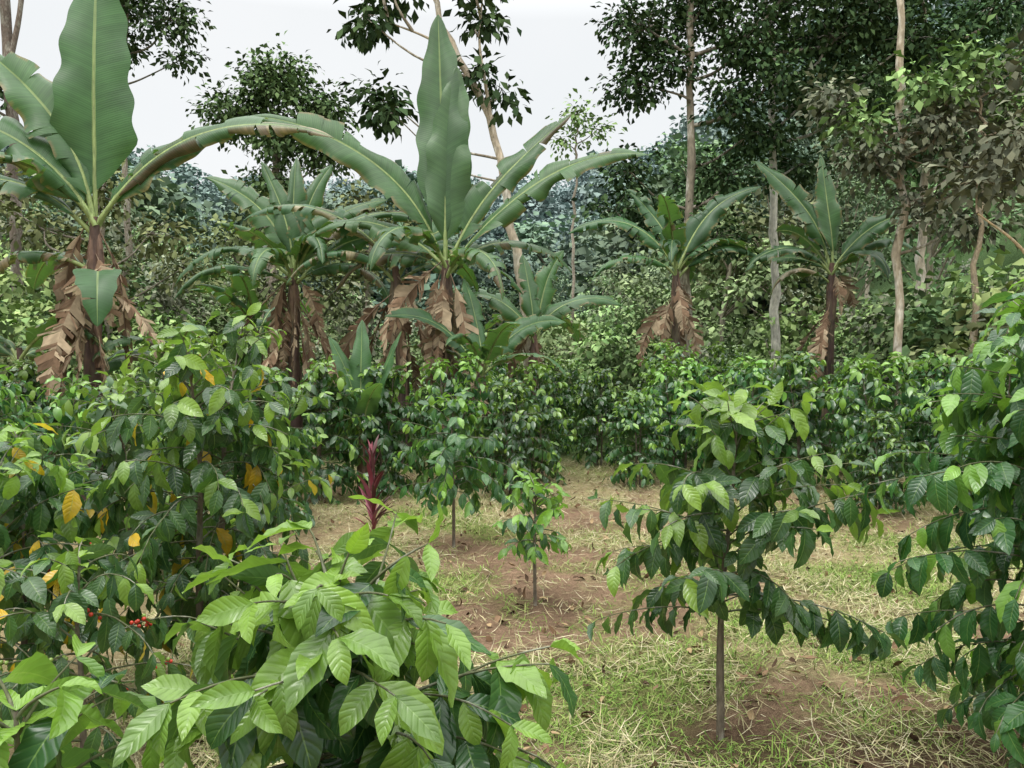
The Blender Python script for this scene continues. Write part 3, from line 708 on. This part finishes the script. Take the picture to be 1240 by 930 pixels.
# ------------------------------------------------------------------ red cordyline
def cordyline(x,y,h,seed):
    rs=np.random.RandomState(seed); mb=MB()
    tube(mb,smooth_path([(0,0,-.05),(.01,0,h*.4),(0,0,h*.8)],8),np.linspace(.012,.008,8),6,(.12,.07,.06),1)
    n=44; f=rs.rand(n); az=rs.rand(n)*6.28; el=1.0+.5*f+rs.randn(n)*.1
    D=np.stack([np.cos(az)*np.cos(el),np.sin(az)*np.cos(el),np.sin(el)],-1)
    P=np.stack([0*f,0*f,h*(.2+.55*f)],-1)
    c=np.array([[.19,.035,.055],[.12,.025,.035],[.24,.07,.09],[.08,.03,.03]])[rs.randint(0,4,n)]
    leaves(mb,P,D,np.tile(UP,(n,1))+rs.randn(n,3)*.2,.20+.09*rs.rand(n),.018,.3+.5*rs.rand(n),.3,c,nu=6,prof=prof_lance,wave=.05)
    obj('red_cordyline',mb.mesh('red_cordyline',[M_CORD,M_BARK]),(x,y,float(H(x,y))))
cordyline(-1.08,6.2,1.0,5)

# ------------------------------------------------------------------ sky, sun, camera
w=bpy.data.worlds.new("World"); scene.world=w; w.use_nodes=True
nt=w.node_tree; nt.nodes.clear()
sky=nt.nodes.new('ShaderNodeTexSky'); sky.sky_type='NISHITA'; sky.sun_disc=False
SE,SR=math.radians(62),math.radians(215)
sky.sun_elevation=SE; sky.sun_rotation=SR
sc1=mixc(nt,1.,sky.outputs[0],(.10,.10,.10),'MULTIPLY')
tc=nt.nodes.new('ShaderNodeTexCoord')
nz=nt.nodes.new('ShaderNodeTexNoise'); nz.inputs['Scale'].default_value=2.5; nz.inputs['Detail'].default_value=5
nt.links.new(tc.outputs['Generated'],nz.inputs['Vector'])
sepz=nt.nodes.new('ShaderNodeSeparateXYZ'); nt.links.new(tc.outputs['Generated'],sepz.inputs[0])
cloud=mixc(nt,nz.outputs[0],(.86,.90,.92),(1.05,1.05,1.05))
ramp=nt.nodes.new('ShaderNodeMapRange'); nt.links.new(sepz.outputs[2],ramp.inputs[0])
ramp.inputs[1].default_value=.38; ramp.inputs[2].default_value=.9; ramp.inputs[3].default_value=0; ramp.inputs[4].default_value=1
cloud=mixc(nt,ramp.outputs[0],cloud,(4.3,4.3,4.2))
fin=mixc(nt,.93,sc1,cloud)
bg=nt.nodes.new('ShaderNodeBackground'); nt.links.new(fin,bg.inputs[0]); bg.inputs[1].default_value=1.0
wo=nt.nodes.new('ShaderNodeOutputWorld'); nt.links.new(bg.outputs[0],wo.inputs[0])
sl=bpy.data.lights.new('sun','SUN'); sl.energy=1.5; sl.angle=math.radians(20); sl.color=(1,.97,.91)
so=bpy.data.objects.new('sun',sl); scene.collection.objects.link(so)
sd=Vector((math.sin(SR)*math.cos(SE),math.cos(SR)*math.cos(SE),math.sin(SE)))
so.rotation_euler=sd.to_track_quat('Z','Y').to_euler()
cam=bpy.data.cameras.new('camera'); co=bpy.data.objects.new('camera',cam); scene.collection.objects.link(co)
co.location=(0,0,1.6); co.rotation_euler=(math.radians(88),0,0)
cam.sensor_width=36; cam.lens=28.25; cam.clip_start=.05; cam.clip_end=2500
scene.camera=co
scene.view_settings.view_transform='Standard'; scene.view_settings.look='None'; scene.view_settings.exposure=0
